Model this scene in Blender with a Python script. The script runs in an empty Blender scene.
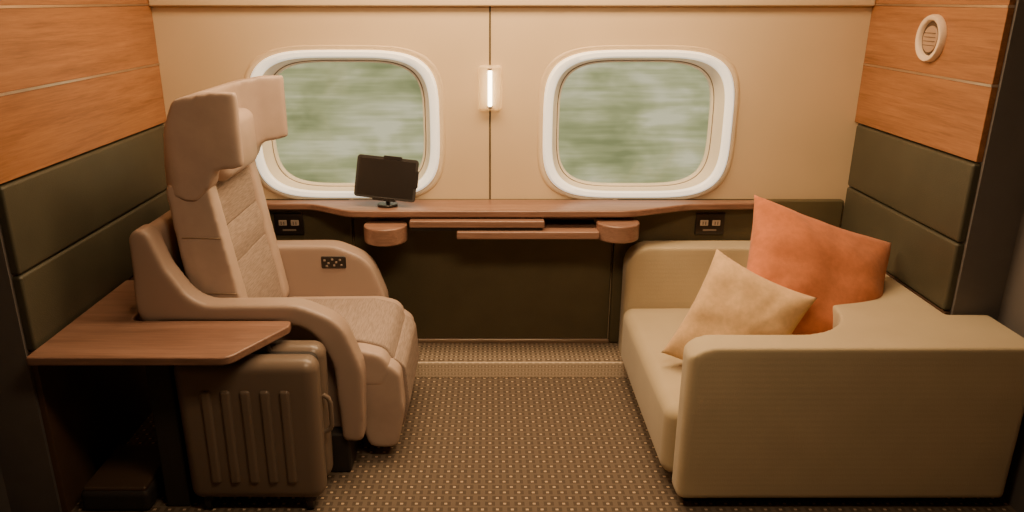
import bpy, bmesh, math, random
from mathutils import Vector, Matrix, noise as mnoise
random.seed(3)
scene = bpy.context.scene
COL = scene.collection

# ------------------------------------------------------------------ materials
def new_mat(name):
    m = bpy.data.materials.new(name); m.use_nodes = True
    nt = m.node_tree
    b = nt.nodes.get('Principled BSDF')
    return m, nt, b
def L(nt, a, b): nt.links.new(a, b)
def c4(c): return (c[0], c[1], c[2], 1)
def ramp(nt, fac, stops):
    r = nt.nodes.new('ShaderNodeValToRGB')
    while len(r.color_ramp.elements) < len(stops): r.color_ramp.elements.new(0.5)
    for e, (p, c) in zip(r.color_ramp.elements, stops):
        e.position = p; e.color = c4(c)
    L(nt, fac, r.inputs['Fac']); return r.outputs['Color']
def coords(nt, scale=(1, 1, 1)):
    tc = nt.nodes.new('ShaderNodeTexCoord'); mp = nt.nodes.new('ShaderNodeMapping')
    mp.inputs['Scale'].default_value = scale
    L(nt, tc.outputs['Object'], mp.inputs['Vector']); return mp.outputs['Vector']
def noise(nt, vec, scale, detail=4, rough=.55, dist=0):
    n = nt.nodes.new('ShaderNodeTexNoise')
    n.inputs['Scale'].default_value = scale; n.inputs['Detail'].default_value = detail
    n.inputs['Roughness'].default_value = rough; n.inputs['Distortion'].default_value = dist
    L(nt, vec, n.inputs['Vector']); return n.outputs['Fac']
def bump(nt, b, h, strength, dist=.01):
    n = nt.nodes.new('ShaderNodeBump'); n.inputs['Strength'].default_value = strength
    n.inputs['Distance'].default_value = dist
    L(nt, h, n.inputs['Height']); L(nt, n.outputs['Normal'], b.inputs['Normal'])
def math_n(nt, op, a, b=None):
    n = nt.nodes.new('ShaderNodeMath'); n.operation = op
    for i, v in enumerate((a, b)):
        if v is None: continue
        if isinstance(v, (int, float)): n.inputs[i].default_value = v
        else: L(nt, v, n.inputs[i])
    return n.outputs[0]

def plain(name, col, rough=.5, metal=0, var=.06, nscale=12, bmp=0, bscale=200, glow=0):
    m, nt, b = new_mat(name)
    v = coords(nt)
    f = noise(nt, v, nscale, 2)
    lo = [max(0, x * (1 - var)) for x in col]; hi = [min(1, x * (1 + var)) for x in col]
    L(nt, ramp(nt, f, [(.3, lo), (.7, hi)]), b.inputs['Base Color'])
    b.inputs['Roughness'].default_value = rough; b.inputs['Metallic'].default_value = metal
    if bmp: bump(nt, b, noise(nt, v, bscale, 3), bmp, .003)
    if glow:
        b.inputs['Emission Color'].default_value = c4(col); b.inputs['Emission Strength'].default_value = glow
    return m
def wood(name, dark, mid, light, scale, rough=.4):
    m, nt, b = new_mat(name)
    v = coords(nt, scale)
    f1 = noise(nt, v, 1.0, 5, .6, .6)
    v2 = coords(nt, tuple(s * 5 for s in scale))
    f2 = noise(nt, v2, 1.0, 3, .7)
    f = math_n(nt, 'ADD', math_n(nt, 'MULTIPLY', f1, .6), math_n(nt, 'MULTIPLY', f2, .4))
    L(nt, ramp(nt, f, [(.32, dark), (.5, mid), (.68, light)]), b.inputs['Base Color'])
    b.inputs['Roughness'].default_value = rough
    bump(nt, b, f2, .12, .002)
    return m
def leather(name, col, rough=.45, bmp=.25):
    m, nt, b = new_mat(name)
    v = coords(nt)
    vo = nt.nodes.new('ShaderNodeTexVoronoi'); vo.inputs['Scale'].default_value = 260
    L(nt, v, vo.inputs['Vector'])
    f = noise(nt, v, 7, 4)
    L(nt, ramp(nt, f, [(.3, [x * .88 for x in col]), (.7, [x * 1.1 for x in col])]), b.inputs['Base Color'])
    b.inputs['Roughness'].default_value = rough
    bump(nt, b, vo.outputs['Distance'], bmp, .002)
    return m
def fabric(name, col, var=.10, bmp=.4, fine=420, rough=.85, sheen=.15):
    m, nt, b = new_mat(name)
    v = coords(nt)
    f = noise(nt, v, 40, 3, .6)
    g = noise(nt, v, fine, 2)
    L(nt, ramp(nt, f, [(.35, [x * (1 - var) for x in col]), (.65, [x * (1 + var * .6) for x in col])]), b.inputs['Base Color'])
    b.inputs['Roughness'].default_value = rough
    b.inputs['Sheen Weight'].default_value = sheen
    bump(nt, b, g, bmp, .003)
    return m
def emis(name, col, s):
    m, nt, b = new_mat(name)
    b.inputs['Base Color'].default_value = c4(col)
    b.inputs['Emission Color'].default_value = c4(col); b.inputs['Emission Strength'].default_value = s
    return m

M = {}
M['wall'] = plain('wall_cream', (.66, .50, .31), .5, var=.03, nscale=3)
M['seam'] = plain('seam_dark', (.05, .035, .02), .7)
M['groove'] = plain('groove_brown', (.34, .25, .16), .7)
M['white'] = plain('window_frame_white', (.95, .90, .74), .3, var=.01, glow=.85)  # emission imitates daylight backlighting the rim; the frame is no lamp
M['reveal_glow'] = plain('window_reveal_cream_glow', (.78, .70, .52), .35, var=.01, glow=.12)  # weak emission painted in for daylight on the reveal
M['gasket'] = plain('window_gasket', (.16, .13, .09), .6)
M['woodwall'] = wood('wall_wood', (.19, .076, .027), (.31, .132, .049), (.41, .187, .073), (30, 1.6, 34), .42)
M['tablewood'] = wood('table_walnut', (.15, .078, .052), (.235, .128, .088), (.32, .185, .13), (1.6, 26, 30), .33)
M['green'] = leather('leather_dark_olive', (.060, .055, .034), .5)
M['green2'] = leather('leather_lower_olive', (.090, .072, .034), .6)
M['metal'] = plain('metal_strip', (.68, .56, .46), .3, 1)
M['darkpanel'] = plain('dark_panel', (.07, .042, .024), .5, var=.1)
M['brownpanel'] = plain('brown_panel', (.10, .056, .033), .5, var=.1)
M['jamb'] = plain('jamb_grey', (.125, .112, .105), .55, var=.05)
M['black'] = plain('black_plastic', (.018, .014, .012), .3, var=.05)
M['blacksoft'] = plain('black_matte', (.022, .017, .014), .7, var=.05)
M['shell'] = plain('seat_shell_beige', (.36, .262, .205), .42, var=.02, nscale=5)
M['seatleather'] = leather('seat_leather_beige', (.45, .335, .265), .5, .08)
M['ceil'] = plain('ceiling_cream', (.7, .58, .42), .7, var=.02)
M['case'] = plain('suitcase_shell', (.165, .122, .09), .34, var=.04, nscale=4)
M['socket'] = plain('socket_white', (.6, .5, .4), .4)
M['icon'] = plain('icon_grey', (.25, .2, .16), .4)
M['lampdisc'] = plain('lamp_disc', (.40, .26, .17), .35)
M['ringcream'] = plain('ring_cream', (.80, .62, .45), .4)
M['cushorange'] = fabric('cushion_orange', (.56, .175, .060), bmp=.5)
M['cushcream'] = fabric('cushion_cream', (.70, .46, .23), bmp=.5)
M['tube'] = emis('lamp_tube', (1, .86, .62), 13)

# seat fabric with fine broken cross stripes
m, nt, b = new_mat('seat_fabric_striped')
s = noise(nt, coords(nt, (330, 22.0, 330)), 1.0, 2, .5)
L(nt, ramp(nt, s, [(.36, (.255, .19, .15)), (.5, (.31, .235, .187)), (.64, (.365, .28, .225))]), b.inputs['Base Color'])
b.inputs['Roughness'].default_value = .85
bump(nt, b, s, .3, .003); M['seatfab'] = m

# sofa fabric with faint horizontal ribs
m, nt, b = new_mat('sofa_fabric')
tc = nt.nodes.new('ShaderNodeTexCoord'); sp = nt.nodes.new('ShaderNodeSeparateXYZ'); L(nt, tc.outputs['Object'], sp.inputs[0])
rib = math_n(nt, 'SINE', math_n(nt, 'MULTIPLY', sp.outputs['Z'], 2 * math.pi / .020))
f = noise(nt, coords(nt), 300, 2)
g = noise(nt, coords(nt), 5, 2)
L(nt, ramp(nt, g, [(.3, (.455, .365, .225)), (.7, (.50, .405, .25))]), b.inputs['Base Color'])
b.inputs['Roughness'].default_value = .8; b.inputs['Sheen Weight'].default_value = .2
h = math_n(nt, 'ADD', math_n(nt, 'MULTIPLY', rib, .07), math_n(nt, 'MULTIPLY', f, .5))
bump(nt, b, h, .22, .004); M['sofa'] = m

# carpet
def carpet(name, base, base2, dot, cell=.050):
    m, nt, b = new_mat(name)
    tc = nt.nodes.new('ShaderNodeTexCoord'); sp = nt.nodes.new('ShaderNodeSeparateXYZ'); L(nt, tc.outputs['Object'], sp.inputs[0])
    u = math_n(nt, 'DIVIDE', sp.outputs['X'], cell)
    yz = math_n(nt, 'SUBTRACT', sp.outputs['Y'], sp.outputs['Z'])
    v = math_n(nt, 'DIVIDE', yz, cell * .62)
    row = math_n(nt, 'FLOOR', v)
    odd = math_n(nt, 'FLOORED_MODULO', row, 2)
    u2 = math_n(nt, 'ADD', u, math_n(nt, 'MULTIPLY', odd, .5))
    fu = math_n(nt, 'ABSOLUTE', math_n(nt, 'SUBTRACT', math_n(nt, 'FRACT', u2), .5))
    fv = math_n(nt, 'ABSOLUTE', math_n(nt, 'SUBTRACT', math_n(nt, 'FRACT', v), .5))
    d = math_n(nt, 'MULTIPLY', math_n(nt, 'LESS_THAN', fu, .10), math_n(nt, 'LESS_THAN', fv, .15))
    d2 = math_n(nt, 'MULTIPLY', math_n(nt, 'LESS_THAN', fu, .34), math_n(nt, 'LESS_THAN', fv, .34))
    n = noise(nt, coords(nt), 350, 2)
    mixa = nt.nodes.new('ShaderNodeMix'); mixa.data_type = 'RGBA'
    mixa.inputs[6].default_value = c4(base); mixa.inputs[7].default_value = c4(base2); L(nt, d2, mixa.inputs[0])
    mixb = nt.nodes.new('ShaderNodeMix'); mixb.data_type = 'RGBA'
    L(nt, mixa.outputs[2], mixb.inputs[6]); mixb.inputs[7].default_value = c4(dot)
    L(nt, math_n(nt, 'MULTIPLY', d, math_n(nt, 'MULTIPLY', n, 1.7)), mixb.inputs[0])
    L(nt, mixb.outputs[2], b.inputs['Base Color'])
    b.inputs['Roughness'].default_value = .9
    bump(nt, b, n, .5, .004)
    return m
M['carpet'] = carpet('carpet_dotted', (.145, .108, .076), (.085, .061, .043), (.58, .43, .28))
M['tread'] = carpet('carpet_tread', (.28, .215, .15), (.13, .095, .065), (.75, .58, .40), .044)
M['riser'] = carpet('carpet_riser', (.60, .48, .35), (.44, .35, .25), (.9, .75, .56), .030)

# glass (thin pane)
m, nt, b = new_mat('window_glass')
out = [n for n in nt.nodes if n.type == 'OUTPUT_MATERIAL'][0]
tr = nt.nodes.new('ShaderNodeBsdfTransparent'); tr.inputs[0].default_value = (.97, .96, .91, 1)
gl = nt.nodes.new('ShaderNodeBsdfGlossy'); gl.inputs['Roughness'].default_value = .04
mx = nt.nodes.new('ShaderNodeMixShader'); mx.inputs[0].default_value = .05
L(nt, tr.outputs[0], mx.inputs[1]); L(nt, gl.outputs[0], mx.inputs[2]); L(nt, mx.outputs[0], out.inputs[0]); M['glass'] = m
m, nt, b = new_mat('lamp_clear_cover')
out = [n for n in nt.nodes if n.type == 'OUTPUT_MATERIAL'][0]
tr = nt.nodes.new('ShaderNodeBsdfTransparent'); tr.inputs[0].default_value = (1, .95, .85, 1)
mx = nt.nodes.new('ShaderNodeMixShader'); mx.inputs[0].default_value = .4
b.inputs['Base Color'].default_value = (.9, .75, .5, 1); b.inputs['Roughness'].default_value = .15
L(nt, tr.outputs[0], mx.inputs[1]); L(nt, b.outputs[0], mx.inputs[2]); L(nt, mx.outputs[0], out.inputs[0]); M['cover'] = m

# landscape
m, nt, b = new_mat('speeding_grass_glow')
f = noise(nt, coords(nt, (1.0, 1, 2.0)), 1.2, 3, .5, .3)
g = noise(nt, coords(nt, (.55, 1, 8)), 2.0, 2, .5)
ff = math_n(nt, 'ADD', math_n(nt, 'MULTIPLY', f, .72), math_n(nt, 'MULTIPLY', g, .28))
col = ramp(nt, ff, [(.36, (.185, .205, .095)), (.46, (.29, .305, .15)), (.54, (.40, .40, .225)), (.62, (.55, .53, .36))])
L(nt, col, b.inputs['Base Color']); L(nt, col, b.inputs['Emission Color']); b.inputs['Emission Strength'].default_value = .92  # grass emits its own colour in place of daylight
b.inputs['Roughness'].default_value = 1; M['hill'] = m

# ------------------------------------------------------------------ geometry helpers
def empty(name, loc=(0, 0, 0)):
    o = bpy.data.objects.new(name, None); o.empty_display_size = .1; COL.objects.link(o); o.location = loc
    return o
def link(name, me, mat, parent=None):
    o = bpy.data.objects.new(name, me); COL.objects.link(o)
    if mat is not None:
        for mm in (mat if isinstance(mat, (list, tuple)) else [mat]): me.materials.append(mm)
    if parent is not None:
        o.parent = parent
        o.matrix_parent_inverse = Matrix.Translation(parent.location).inverted()
    return o
def fillet(pts, n=7):
    out = []; N = len(pts)
    for i, p in enumerate(pts):
        r = p[2] if len(p) > 2 else 0
        P = Vector(p[:2]); A = Vector(pts[i - 1][:2]); B = Vector(pts[(i + 1) % N][:2])
        if r <= 0: out.append(P); continue
        a = (A - P); b_ = (B - P); la, lb = a.length, b_.length; a.normalize(); b_.normalize()
        ang = a.angle(b_)
        if ang > math.pi - .02: out.append(P); continue
        t = min(r / math.tan(ang / 2), la * .48, lb * .48); r2 = t * math.tan(ang / 2)
        c = P + (a + b_).normalized() * (r2 / math.sin(ang / 2))
        s = P + a * t - c; e = P + b_ * t - c
        tot = s.angle(e); sg = 1 if s.x * e.y - s.y * e.x > 0 else -1
        for k in range(n + 1):
            th = sg * tot * k / n
            out.append(c + Vector((s.x * math.cos(th) - s.y * math.sin(th), s.x * math.sin(th) + s.y * math.cos(th))))
    return out
def finish(me, bm, smooth=True, ang=35, allsmooth=False):
    bmesh.ops.recalc_face_normals(bm, faces=bm.faces)
    for f_ in bm.faces: f_.smooth = smooth
    if smooth and not allsmooth:
        for e in bm.edges:
            if len(e.link_faces) == 2 and e.calc_face_angle(0) > math.radians(ang): e.smooth = False
    bm.to_mesh(me); bm.free()
def place(plane, a, b_, w):
    return {'XZ': (a, w, b_), 'XY': (a, b_, w), 'YZ': (w, a, b_)}[plane]
def prism(name, pts, plane, lo, hi, mat, bevel=0, parent=None, seg=3, n=7):
    p = fillet(pts, n)
    me = bpy.data.meshes.new(name); bm = bmesh.new()
    v0 = [bm.verts.new(place(plane, q[0], q[1], lo)) for q in p]
    v1 = [bm.verts.new(place(plane, q[0], q[1], hi)) for q in p]
    k = len(p)
    bm.faces.new(v0); bm.faces.new(v1[::-1])
    for i in range(k): bm.faces.new((v0[i], v0[(i + 1) % k], v1[(i + 1) % k], v1[i]))
    finish(me, bm, ang=35, allsmooth=bevel > 0)
    o = link(name, me, mat, parent)
    if bevel > 0:
        md = o.modifiers.new('bev', 'BEVEL'); md.width = bevel; md.segments = seg; md.limit_method = 'ANGLE'
        md.angle_limit = math.radians(40); md.harden_normals = True
    return o
def box(name, x0, x1, y0, y1, z0, z1, mat, bevel=0, parent=None, seg=3):
    return prism(name, [(x0, z0), (x1, z0), (x1, z1), (x0, z1)], 'XZ', y0, y1, mat, bevel, parent, seg)
def axis_samples(h, r, na=5, nl=8):
    s = [h - r + r * math.tan(math.radians(45 * k / na)) for k in range(na + 1)]
    lin = [(h - r) * (-1 + 2 * k / nl) for k in range(1, nl)]
    return sorted([-x for x in s]) + lin + s
def cushion(name, x0, x1, y0, y1, z0, z1, r, mat, bulge=(0, 0, 0), parent=None, rot=None, fn=None, nl=8):
    c = Vector(((x0 + x1) / 2, (y0 + y1) / 2, (z0 + z1) / 2)); h = Vector(((x1 - x0) / 2, (y1 - y0) / 2, (z1 - z0) / 2))
    r = min(r, min(h) * .98)
    S = [axis_samples(h[i], r, nl=nl) for i in range(3)]
    me = bpy.data.meshes.new(name); bm = bmesh.new()
    def mp(p):
        q = Vector([max(-(h[i] - r), min(h[i] - r, p[i])) for i in range(3)])
        d = Vector(p) - q
        w = q + d.normalized() * r if d.length > 1e-9 else q
        t = [w[i] / h[i] for i in range(3)]
        for i in range(3):
            if bulge[i]:
                j, k = (i + 1) % 3, (i + 2) % 3
                w[i] += bulge[i] * t[i] * (1 - t[j] ** 2) * (1 - t[k] ** 2)
        if fn: w = fn(w, h)
        if rot is not None: w = rot @ w
        return w + c
    for ax in range(3):
        j, k = (ax + 1) % 3, (ax + 2) % 3
        for sg in (-1, 1):
            g = {}
            for a, u in enumerate(S[j]):
                for b2, v in enumerate(S[k]):
                    p = [0, 0, 0]; p[ax] = sg * h[ax]; p[j] = u; p[k] = v
                    g[a, b2] = bm.verts.new(mp(p))
            for a in range(len(S[j]) - 1):
                for b2 in range(len(S[k]) - 1):
                    bm.faces.new((g[a, b2], g[a + 1, b2], g[a + 1, b2 + 1], g[a, b2 + 1]))
    bmesh.ops.remove_doubles(bm, verts=bm.verts, dist=1e-5)
    finish(me, bm, allsmooth=True)
    return link(name, me, mat, parent)
def cyl(name, c, axis, r, h, mat, parent=None, n=40, bevel=0, r2=None):
    me = bpy.data.meshes.new(name); bm = bmesh.new()
    bmesh.ops.create_cone(bm, cap_ends=True, segments=n, radius1=r, radius2=r if r2 is None else r2, depth=h)
    R = {'Z': Matrix.Identity(4), 'X': Matrix.Rotation(math.pi / 2, 4, 'Y'), 'Y': Matrix.Rotation(math.pi / 2, 4, 'X')}[axis]
    bmesh.ops.transform(bm, matrix=Matrix.Translation(c) @ R, verts=bm.verts)
    finish(me, bm, allsmooth=bevel > 0)
    o = link(name, me, mat, parent)
    if bevel:
        md = o.modifiers.new('bev', 'BEVEL'); md.width = bevel; md.segments = 3; md.limit_method = 'ANGLE'; md.angle_limit = math.radians(40); md.harden_normals = True
    return o
def tube(name, pts, r, mat, parent=None, cyclic=False):
    cu = bpy.data.curves.new(name, 'CURVE'); cu.dimensions = '3D'; cu.bevel_depth = r; cu.bevel_resolution = 4
    s = cu.splines.new('POLY'); s.points.add(len(pts) - 1)
    for p, q in zip(s.points, pts): p.co = (*q, 1)
    s.use_cyclic_u = cyclic
    me0 = bpy.data.objects.new(name + '_tmp', cu); COL.objects.link(me0)
    dg = bpy.context.evaluated_depsgraph_get(); dg.update()
    me = bpy.data.meshes.new_from_object(me0.evaluated_get(dg)); bpy.data.objects.remove(me0)
    for f_ in me.polygons: f_.use_smooth = True
    return link(name, me, mat, parent)
def bake(o):
    dg = bpy.context.evaluated_depsgraph_get(); dg.update()
    me = bpy.data.meshes.new_from_object(o.evaluated_get(dg))
    o.modifiers.clear(); o.data = me
def boolean(o, cutter, op):
    md = o.modifiers.new('b', 'BOOLEAN'); md.operation = op; md.object = cutter; md.solver = 'EXACT'
    bake(o); bpy.data.objects.remove(cutter)
def soften(o, voxel=.01, it=6, fac=.5):
    md = o.modifiers.new('r', 'REMESH'); md.mode = 'VOXEL'; md.voxel_size = voxel; md.use_smooth_shade = True
    s = o.modifiers.new('s', 'SMOOTH'); s.iterations = it; s.factor = fac
    bake(o)
    for p in o.data.polygons: p.use_smooth = True
def adopt(o, parent):
    o.parent = parent; o.matrix_parent_inverse = Matrix.Translation(parent.location).inverted()
def join(objs):
    a = objs[0]
    bm = bmesh.new()
    for o in objs: bm.from_mesh(o.data)
    bm.to_mesh(a.data); bm.free()
    for o in objs[1:]: bpy.data.objects.remove(o)
    return a
def squircle(w, h, n=4.0, k=96):
    out = []
    for i in range(k):
        t = 2 * math.pi * i / k; c, s = math.cos(t), math.sin(t)
        out.append((w / 2 * math.copysign(abs(c) ** (2 / n), c), h / 2 * math.copysign(abs(s) ** (2 / n), s)))
    return out
def loft(name, loops, mats, mids, parent=None, cap=False):
    me = bpy.data.meshes.new(name); bm = bmesh.new(); R = [[bm.verts.new(p) for p in l] for l in loops]
    k = len(R[0])
    for i in range(len(R) - 1):
        for j in range(k):
            f_ = bm.faces.new((R[i][j], R[i][(j + 1) % k], R[i + 1][(j + 1) % k], R[i + 1][j])); f_.material_index = mids[i]
    if cap: bm.faces.new(R[-1]).material_index = mids[-1]
    finish(me, bm, ang=50)
    return link(name, me, mats, parent)

# ------------------------------------------------------------------ room shell
XL, XR = -1.40, 1.58
fl = box('floor', -1.7, 1.9, -3.8, .12, -.05, 0, M['carpet'])
box('ceiling', -1.7, 1.9, -3.8, .12, 2.25, 2.32, M['ceil'])
wb = box('wall_back', -1.7, 1.9, 0, .10, 0, 2.25, M['wall'])
WZ = 1.102
for cx in (-.628, .639):
    c = prism('cut', [(cx + x, WZ + z) for x, z in squircle(.80, .62)], 'XZ', -.1, .2, None)
    boolean(wb, c, 'DIFFERENCE')
bm = bmesh.new(); bm.from_mesh(wb.data); finish(wb.data, bm, smooth=False)
box('seam_centre', -.0035, .0035, -.0025, .002, .776, 1.595, M['seam'], parent=wb)
for i, (x0, x1) in enumerate(((-1.40, -.62), (-.62, .56), (.56, 1.58))):
    cushion('lower_panel_%d' % i, x0 + .003, x1 - .003, -.022 if i == 1 else -.03, .02, .08, .775, .008, M['green2'], parent=wb)
box('trim_1', -1.4, 1.58, -.03, 0, 1.595, 1.66, M['wall'], .008)
for n_, (cx) in enumerate((-.628, .639)):
    e = empty('window_%d' % (n_ + 1), (cx, 0, WZ))
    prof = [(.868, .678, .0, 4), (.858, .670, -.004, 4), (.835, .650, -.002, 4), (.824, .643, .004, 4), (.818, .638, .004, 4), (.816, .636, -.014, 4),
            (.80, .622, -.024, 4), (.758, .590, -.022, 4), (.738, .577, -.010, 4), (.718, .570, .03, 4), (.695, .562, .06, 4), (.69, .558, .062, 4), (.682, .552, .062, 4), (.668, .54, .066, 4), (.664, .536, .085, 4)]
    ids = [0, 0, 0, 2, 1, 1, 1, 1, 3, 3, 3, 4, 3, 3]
    loft('frame', [[(cx + x, y, WZ - (.006 if y > 0.01 else 0) + z) for x, z in squircle(w, h, q)] for w, h, y, q in prof], [M['wall'], M['white'], M['groove'], M['reveal_glow'], M['gasket']], ids, e)
    me = bpy.data.meshes.new('pane'); bm = bmesh.new()
    bm.faces.new([bm.verts.new((cx + x, .078, WZ - .006 + z)) for x, z in squircle(.68, .55)]); finish(me, bm, smooth=False)
    link('glass_pane', me, M['glass'], e)

def side_wall(name, X, sgn, Yend, Xout):
    core = box(name, min(X + sgn * .02, Xout), max(X + sgn * .02, Xout), Yend, .0, 0, 2.25, M['jamb'])
    a, b2 = (X, X + sgn * .021) if sgn > 0 else (X + sgn * .021, X)
    ye = Yend + .012
    for i, (z0, z1) in enumerate(((1.12, 1.359), (1.367, 1.597), (1.605, 1.85), (1.858, 2.25))):
        box('wood_%d' % i, a, b2, ye, -.001, z0, z1, M['woodwall'], .002, core)
    for i, z in enumerate((1.363, 1.601, 1.854)):
        box('strip_%d' % i, a - (.002 if sgn > 0 else 0), b2 + (0 if sgn > 0 else .002), ye, -.001, z - .004, z + .004, M['metal'], 0, core)
    aa, bb = (X - .006, X + .03) if sgn > 0 else (X - .03, X + .006)
    for i, (z0, z1) in enumerate(((.845, 1.113), (.595, .84))):
        cushion('leather_pad_%d' % i, aa, bb, ye, -.032, z0, z1, .010, M['green'], (.006, 0, 0), core)
    box('lower_wood', a, b2, ye, -.032, .0, .592, M['brownpanel'], .002, core)
    return core
wl = side_wall('wall_left', XL, -1, -1.2, -1.7)
wr = side_wall('wall_right', XR, 1, -.88, 1.9)
box('wall_left_entrance', -1.7, -1.58, -3.8, -1.2, 0, 2.25, M['jamb'])
box('wall_right_entrance', 1.76, 1.9, -3.8, -.88, 0, 2.25, M['jamb'])
box('wall_front', -1.7, 1.9, -3.9, -3.8, 0, 2.25, M['brownpanel'])
st = box('floor_step', -1.38, 1.56, -.23, -.03, 0, .076, M['riser'], .004)
box('step_tread', -1.38, 1.56, -.216, -.034, .074, .081, M['tread'], .002, st)
box('baseboard_back', -.62, .56, -.034, -.02, .081, .10, M['metal'], .002)

# outside
me = bpy.data.meshes.new('grassy_embankment'); bm = bmesh.new()
bm.faces.new([bm.verts.new(p) for p in ((-14, 4, -3), (14, 4, -3), (14, 7, 6), (-14, 7, 6))]); finish(me, bm, smooth=False)
link('grassy_embankment', me, M['hill'])

# ------------------------------------------------------------------ wall lamp, round lamp, outlets
wlamp = empty('wall_lamp', (0, -.01, 1.265))
cushion('clear_cover', -.05, .05, -.034, -.003, 1.17, 1.36, .014, M['cover'], parent=wlamp)
cyl('light_tube', (0, -.040, 1.265), 'Z', .0085, .150, M['tube'], wlamp, 20, .004)
for z in (1.186, 1.344): cyl('tube_holder', (0, -.036, z), 'Z', .010, .012, M['metal'], wlamp, 20, .002)
rl = empty('round_porthole_lamp', (1.575, -.49, 1.49))
def ringloop(r, x): return [(x, -.49 + r * math.cos(2 * math.pi * i / 64), 1.49 + r * math.sin(2 * math.pi * i / 64)) for i in range(64)]
loft('ring', [ringloop(r, x) for r, x in ((.082, 1.581), (.082, 1.568), (.078, 1.560), (.066, 1.560), (.062, 1.564), (.059, 1.576))], [M['ringcream']], [0, 0, 0, 0, 0], rl)
cyl('dark_well', (1.577, -.49, 1.49), 'X', .0605, .006, M['darkpanel'], rl)
cyl('disc', (1.572, -.49, 1.487), 'X', .046, .008, M['lampdisc'], rl, 40, .003)
for i in range(4): box('disc_reflection', 1.5665, 1.569, -.49 - .036, -.49 + .036, 1.466 + i * .014 - .001, 1.466 + i * .014 + .001, M['darkpanel'], 0, rl)  # dark bars stand in for stripes reflected in the disc
for cx in (-.90, .985):
    e = empty('power_outlet', (cx, -.03, .668))
    cushion('plate', cx - .065, cx + .065, -.04, -.0305, .618, .718, .0045, M['black'], parent=e)
    for k in (-1, 1):
        cushion('socket_%d' % k, cx + k * .027 - .018, cx + k * .027 + .018, -.044, -.036, .662, .688, .003, M['socket'], parent=e)
        for q in (-.006, .006): box('slot', cx + k * .027 + q - .0015, cx + k * .027 + q + .0015, -.0455, -.043, .667, .682, M['black'], 0, e)
    box('label', cx - .03, cx + .03, -.0415, -.039, .638, .645, M['icon'], 0, e)

# ------------------------------------------------------------------ window table
wt = empty('window_table', (0, -.1, .76))
prism('top', [(-1.07, -.004), (-1.07, -.085, .03), (-.78, -.085, .15), (-.60, -.205, .12), (.60, -.205, .25), (.88, -.085, .25), (1.18, -.075, .03), (1.18, -.004)], 'XY', .745, .775, M['tablewood'], .007, wt)
prism('underframe', [(-.80, -.032), (-.62, -.05), (-.52, -.15, .05), (.5, -.15, .1), (.75, -.05), (.88, -.032)], 'XY', .722, .745, M['darkpanel'], .003, wt)
cyl('cup_holder_l', (-.445, -.20, .680), 'Z', .092, .075, M['tablewood'], wt, 48, .008)
cyl('cup_holder_r', (.545, -.19, .690), 'Z', .092, .075, M['tablewood'], wt, 48, .008)
box('drawer_l', -.34, .23, -.235, -.04, .708, .738, M['tablewood'], .005, wt)
box('drawer_r', -.14, .46, -.25, -.05, .662, .695, M['tablewood'], .005, wt)
box('drawer_groove', -.33, .22, -.23, -.05, .695, .708, M['black'], 0, wt)

# ------------------------------------------------------------------ tablet
tb = empty('tablet_computer', (-.443, -.13, .775))
R = Matrix.Rotation(math.radians(5), 3, 'Y') @ Matrix.Rotation(math.radians(-16), 3, 'X')
R = Matrix.Rotation(math.radians(-6), 3, 'Z') @ R
cen = Vector((-.443, -.125, .898))
def tp(name, x0, x1, y0, y1, z0, z1, r, mat, bev=.0015):
    o = prism(name, [(x0, z0, r), (x1, z0, r), (x1, z1, r), (x0, z1, r)], 'XZ', y0, y1, mat, bev, tb)
    o.data.transform(Matrix.Translation(cen) @ R.to_4x4())
    return o
tp('body', -.133, .133, -.004, .004, -.09, .09, .014, M['blacksoft'])
tp('screen', -.122, .122, -.0048, -.003, -.079, .079, .006, M['black'], .0004)
tp('clip_right', .120, .138, -.007, .007, -.03, .045, .006, M['black'])
tp('clip_top', -.02, .06, -.006, .006, .080, .096, .005, M['black'])
tp('clip_bottom', -.05, .05, -.009, .012, -.098, -.084, .005, M['black'])
tube('neck', [(-.443, -.11, .78), (-.443, -.09, .82), (-.443, -.10, .88)], .010, M['black'], tb)
cyl('foot', (-.443, -.12, .781), 'Z', .044, .012, M['black'], tb, 40, .004)

# ------------------------------------------------------------------ reclining seat
ch = empty('reclining_armchair', (-.75, -.60, 0))
N0, N1, F0, F1 = -.975, -.885, -.335, -.235
arm = [(-1.18, .60, .05), (-.74, .60, .15), (-.60, .575, .12), (-.535, .44, .15), (-.52, .14, .02), (-.445, .14, .02), (-.435, .42, .2), (-.50, .60, .15), (-.64, .662, .2), (-.98, .658, .12), (-1.06, .79, .12), (-1.105, .925, .04), (-1.165, .915, .04)]
farm = [(-1.18, .40, .05), (-.55, .30, .02), (-.52, .14, .02), (-.445, .14, .02), (-.435, .42, .2), (-.50, .60, .15), (-.64, .662, .2), (-.98, .658, .12), (-1.06, .79, .12), (-1.105, .925, .04), (-1.165, .915, .04)]
s1 = prism('shell', arm, 'XZ', N0, N1, M['shell'])
s2 = prism('s2', farm, 'XZ', F0, F1, None)
s3 = prism('s3', [(-1.18, .42), (-1.125, .42), (-1.100, .90, .03), (-1.165, .915, .04)], 'XZ', N0 + .01, F1 - .01, None)
join([s1, s2, s3]); soften(s1, .0085, 8, .6); adopt(s1, ch)
cushion('control_panel', -.70, -.595, F0 - .004, F0 + .012, .562, .618, .014, M['black'], parent=ch)
for (ix, iz) in ((-.684, .600), (-.668, .588), (-.652, .604), (-.636, .592), (-.620, .602), (-.676, .576), (-.645, .578), (-.615, .580)):
    cushion('icon', ix - .0045, ix + .0045, F0 - .0062, F0 - .003, iz - .004, iz + .004, .0015, M['icon'], (0, 0, 0), ch, nl=1)
box('side_inner', -1.08, -.52, N1 - .03, N1 + .0, .16, .58, M['shell'], .01, ch)
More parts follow.
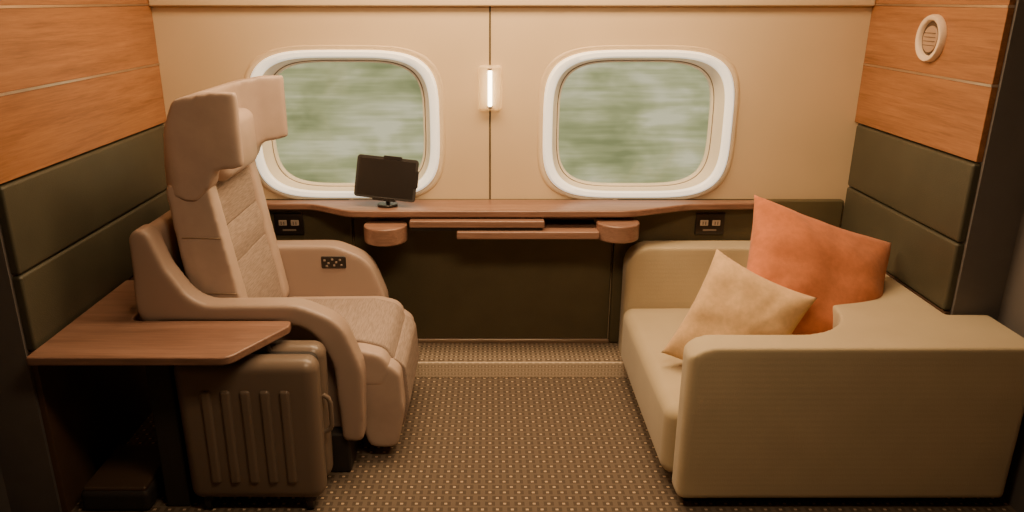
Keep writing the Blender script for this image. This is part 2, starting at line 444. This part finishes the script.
# seat: side profile, softened
sp1 = prism('seat_pad', [(-.98, .30), (-.98, .44, .02), (-.46, .447, .05), (-.375, .425, .06), (-.35, .36, .04), (-.38, .30, .02)], 'XZ', -.872, -.335, M['seatleather'])
soften(sp1, .0085, 8, .6); adopt(sp1, ch)
prism('seat_fabric', [(-.93, .42), (-.93, .456, .01), (-.47, .460, .08), (-.375, .437, .07), (-.345, .375, .03), (-.36, .36)], 'XZ', -.805, -.40, M['seatfab'], .012, ch, 4)
lr = prism('leg_rest', [(-.485, .37, .02), (-.37, .395, .04), (-.322, .36, .05), (-.312, .20, .2), (-.34, .05, .035), (-.445, .05, .035), (-.49, .2, .05)], 'XZ', -.87, -.335, M['seatleather'])
soften(lr, .0085, 8, .6); adopt(lr, ch)
prism('leg_rest_fabric', [(-.37, .38, .02), (-.345, .385, .02), (-.308, .352, .05), (-.298, .20, .02), (-.325, .10, .02), (-.345, .10, .01), (-.33, .35, .02)], 'XZ', -.805, -.40, M['seatfab'], .008, ch, 3)
# backrest (one soft body with raised side bolsters)
def bx(z, off=0): return -.865 - (z - .45) * .165 + off
def segp(z0, z1, f, t):
    return [(bx(z0) - t, z0), (bx(z0) + f, z0, .03), (bx(z1) + f, z1, .03), (bx(z1) - t * .9, z1, .04), (bx((z0 + z1) / 2) - t - .012, (z0 + z1) / 2, .3)]
b1 = prism('back_body', segp(.44, 1.055, 0, .125), 'XZ', -.865, -.335, M['seatleather'])
b2_ = prism('b2', segp(.44, 1.05, .034, .08), 'XZ', -.867, -.785, None)
b3_ = prism('b3', segp(.44, 1.05, .034, .08), 'XZ', -.415, -.333, None)
join([b1, b2_, b3_]); soften(b1, .0085, 9, .6); adopt(b1, ch)
zs = [.45, .74, .875, 1.045]
for i in range(3):
    z0, z1 = zs[i] + .0012, zs[i + 1] - .0012
    prism('back_fabric_%d' % i, [(bx(z0) - .02, z0), (bx(z0) + .018, z0, .003), (bx((z0 + z1) / 2) + .026, (z0 + z1) / 2, .2), (bx(z1) + .018, z1, .003), (bx(z1) - .02, z1)], 'XZ', -.79, -.41, M['seatfab'], .005, ch, 3)
for z in (.66, .86):
    tube('back_seam', [(bx(z) - .10, -.869, z + .004), (bx(z) + .028, -.8685, z)], .0016, M['groove'], ch)
# headrest C-shape with forward wings
hp = [(-1.085, -.865, .07), (-.93, -.880, .08), (-.80, -.905, .02), (-.79, -.872, .02), (-.89, -.825, .08), (-.945, -.76, .06), (-.945, -.44, .06), (-.89, -.375, .08), (-.79, -.328, .02), (-.80, -.295, .02), (-.93, -.32, .08), (-1.085, -.335, .07)]
hr = prism('headrest', hp, 'XY', .96, 1.40, M['seatleather'], n=10)
lo = prism('cutlow', [(-1.09, 1.0, .05), (-.97, .985, .04), (-.915, 1.04, .06), (-.895, 1.095, .06), (-.84, 1.10, .05), (-.77, 1.115, .04), (-.765, 1.345, .04), (-.88, 1.345, .1), (-1.01, 1.322, .05), (-1.055, 1.22, .1)], 'XZ', -1.1, -.1, None, n=10)
boolean(hr, lo, 'INTERSECT'); soften(hr, .008, 7, .6); adopt(hr, ch)
cushion('head_pillow', -.975, -.885, -.775, -.425, 1.03, 1.24, .035, M['seatleather'], (.015, 0, 0), ch)
box('pedestal', -1.0, -.50, -.80, -.40, 0, .31, M['blacksoft'], .01, ch)
box('foot_bracket', -.62, -.50, -.955, -.80, 0, .16, M['blacksoft'], .01, ch)
box('foot_bracket2', -.62, -.50, -.40, -.25, 0, .16, M['blacksoft'], .01, ch)
box('underside', -1.1, -.50, -.87, -.33, .24, .32, M['blacksoft'], .01, ch)

# ------------------------------------------------------------------ side table
sd = empty('side_table', (-1.1, -1.1, 0))
prism('top', [(-1.385, -.60), (-1.195, -.60, .02), (-1.195, -.985, .03), (-.66, -.985, .015), (-.655, -1.03, .03), (-.78, -1.262, .05), (-1.385, -1.262, .01)], 'XY', .584, .612, M['tablewood'], .006, sd)
box('post', -1.09, -1.01, -1.15, -1.0, 0, .58, M['blacksoft'], .008, sd)
box('bracket', -1.37, -1.01, -1.14, -1.02, .56, .584, M['blacksoft'], .003, sd)
eb = empty('floor_equipment_box', (-1.24, -1.05, 0))
cushion('body', -1.36, -1.13, -1.18, -.90, 0, .08, .02, M['blacksoft'], parent=eb)
cushion('lid', -1.35, -1.14, -1.17, -.91, .072, .092, .009, M['darkpanel'], parent=eb)

# ------------------------------------------------------------------ suitcase
sc = empty('suitcase', (-.77, -1.08, 0))
x0, x1, y0, y1, z0, z1 = -.995, -.545, -1.185, -.985, .045, .555
def taper(w, h):
    t = (w.z / h.z); w = w.copy(); w.x *= 1 + .012 * t; return w
cushion('shell_front', x0, x1, y0, (y0 + y1) / 2 - .004, z0, z1, .042, M['case'], (0, 0, 0), sc, fn=taper)
cushion('shell_back', x0, x1, (y0 + y1) / 2 + .004, y1, z0, z1, .042, M['case'], (0, 0, 0), sc, fn=taper)
cushion('zip_band', x0 + .012, x1 - .012, (y0 + y1) / 2 - .03, (y0 + y1) / 2 + .03, z0 + .012, z1 - .012, .028, M['blacksoft'], (0, 0, 0), sc)
for i in range(5):
    cx = -.770 + (i - 2) * .062
    cushion('rib_%d' % i, cx - .017, cx + .017, y0 - .009, y0 + .014, .12, .46, .011, M['case'], (0, 0, 0), sc)
tube('top_handle', [(-.82, -1.085, .55), (-.815, -1.085, .568), (-.80, -1.085, .574), (-.73, -1.085, .574), (-.715, -1.085, .568), (-.71, -1.085, .55)], .008, M['black'], sc)
tube('side_handle', [(-.55, -1.085, .25), (-.533, -1.085, .262), (-.527, -1.085, .28), (-.527, -1.085, .36), (-.533, -1.085, .378), (-.55, -1.085, .39)], .008, M['case'], sc)
for wx in (-.94, -.60):
    for wy in (-1.15, -1.02):
        cyl('wheel', (wx, wy, .024), 'X', .024, .022, M['black'], sc, 24, .003)
        cyl('wheel_mount', (wx, wy, .045), 'Z', .02, .02, M['black'], sc, 24)

# ------------------------------------------------------------------ sofa
so = empty('sofa', (1.1, -.6, 0))
plan = [(.622, -1.17, .03), (1.71, -1.17, .012), (1.71, -.895, .01), (1.565, -.895), (1.565, -.045), (.60, -.045, .03), (.60, -.165, .03), (1.21, -.165, .10), (1.21, -1.06, .22), (.622, -1.06, .03)]
sb = prism('upholstered_body', plan, 'XY', .045, .60, M['sofa'])
el2 = prism('e', [(.598, .02), (1.75, .02), (1.75, .597), (.598, .597, .11)], 'XZ', -1.3, .1, None, n=12)
boolean(sb, el2, 'INTERSECT'); soften(sb, .0085, 4, .5); adopt(sb, so)
cushion('seat_cushion', .592, 1.23, -1.07, -.16, .06, .325, .045, M['sofa'], (.006, 0, .012), so)
box('plinth', .66, 1.53, -1.12, -.09, 0, .06, M['blacksoft'], .004, so)

# ------------------------------------------------------------------ cushions
def pillow(name, c, u, v, su, sv, T, mat, seed):
    u = Vector(u).normalized(); v = Vector(v); v = (v - u * v.dot(u)).normalized(); w = u.cross(v).normalized()
    me = bpy.data.meshes.new(name); bm = bmesh.new(); n = 44; G = {}
    for s in (1, -1):
        for i in range(n + 1):
            for j in range(n + 1):
                a = -1 + 2 * i / n; b2 = -1 + 2 * j / n
                a = math.sin(a * math.pi / 2) * .35 + a * .65; b2 = math.sin(b2 * math.pi / 2) * .35 + b2 * .65
                e = max(0, (1 - a * a)) * max(0, (1 - b2 * b2))
                hgt = T * (e ** .42)
                px = a * (1 - .09 * (1 - b2 * b2) * abs(a)) * su / 2; py = b2 * (1 - .09 * (1 - a * a) * abs(b2)) * sv / 2
                rr = math.hypot(a, b2); an = math.atan2(b2, a)
                wr_ = .0035 * math.sin(an * 11 + seed + 2 * mnoise.noise(Vector((a * 2, b2 * 2, seed)))) * min(1, rr) ** 2 * (e ** .3)
                wr_ += .018 * mnoise.noise(Vector((a * 1.8 + seed, b2 * 1.8, s))) * (e ** .3)
                G[s, i, j] = bm.verts.new(Vector(c) + u * px + v * py + w * (s * (hgt + wr_ * (1 if e > 0 else 0)) ))
        for i in range(n):
            for j in range(n):
                bm.faces.new((G[s, i, j], G[s, i + 1, j], G[s, i + 1, j + 1], G[s, i, j + 1]))
    bmesh.ops.remove_doubles(bm, verts=bm.verts, dist=1e-4)
    finish(me, bm, allsmooth=True)
    return link(name, me, mat)
pillow('throw_pillow', (1.198, -.684, .645), (.947, 0, -.33), (-.30, -.608, -.752), .58, .50, .095, M['cushorange'], 1.3)
pillow('throw_pillow', (.882, -.813, .515), (.84, -.42, -.34), (-.40, -.139, -.894), .375, .43, .085, M['cushcream'], 4.1)

# ------------------------------------------------------------------ lights
def area(name, loc, rot, sx, sy, p, col, spread=180):
    l = bpy.data.lights.new(name, 'AREA'); l.shape = 'RECTANGLE'; l.size = sx; l.size_y = sy; l.energy = p; l.color = col
    l.spread = math.radians(spread)
    o = bpy.data.objects.new(name, l); COL.objects.link(o); o.location = loc; o.rotation_euler = rot
area('ceiling_light', (.05, -.60, 2.22), (0, 0, 0), 1.8, .45, 56, (1, .68, .38))
area('ceiling_light', (0.10, -1.9, 2.22), (math.radians(38), 0, 0), .9, .4, 18, (1, .71, .43), 130)
w = bpy.data.worlds.new('World'); scene.world = w; w.use_nodes = True
w.node_tree.nodes['Background'].inputs[0].default_value = (.85, .85, .78, 1); w.node_tree.nodes['Background'].inputs[1].default_value = .6

# ------------------------------------------------------------------ camera
cam = bpy.data.cameras.new('camera'); co = bpy.data.objects.new('camera', cam); COL.objects.link(co)
cam.sensor_width = 36; cam.lens = 36 * 758 / 1024; cam.shift_x = 22 / 1024; cam.clip_start = .05
co.location = (0, -3.3, 1.62); co.rotation_euler = (math.radians(90 - 18.67), 0, 0)
scene.camera = co
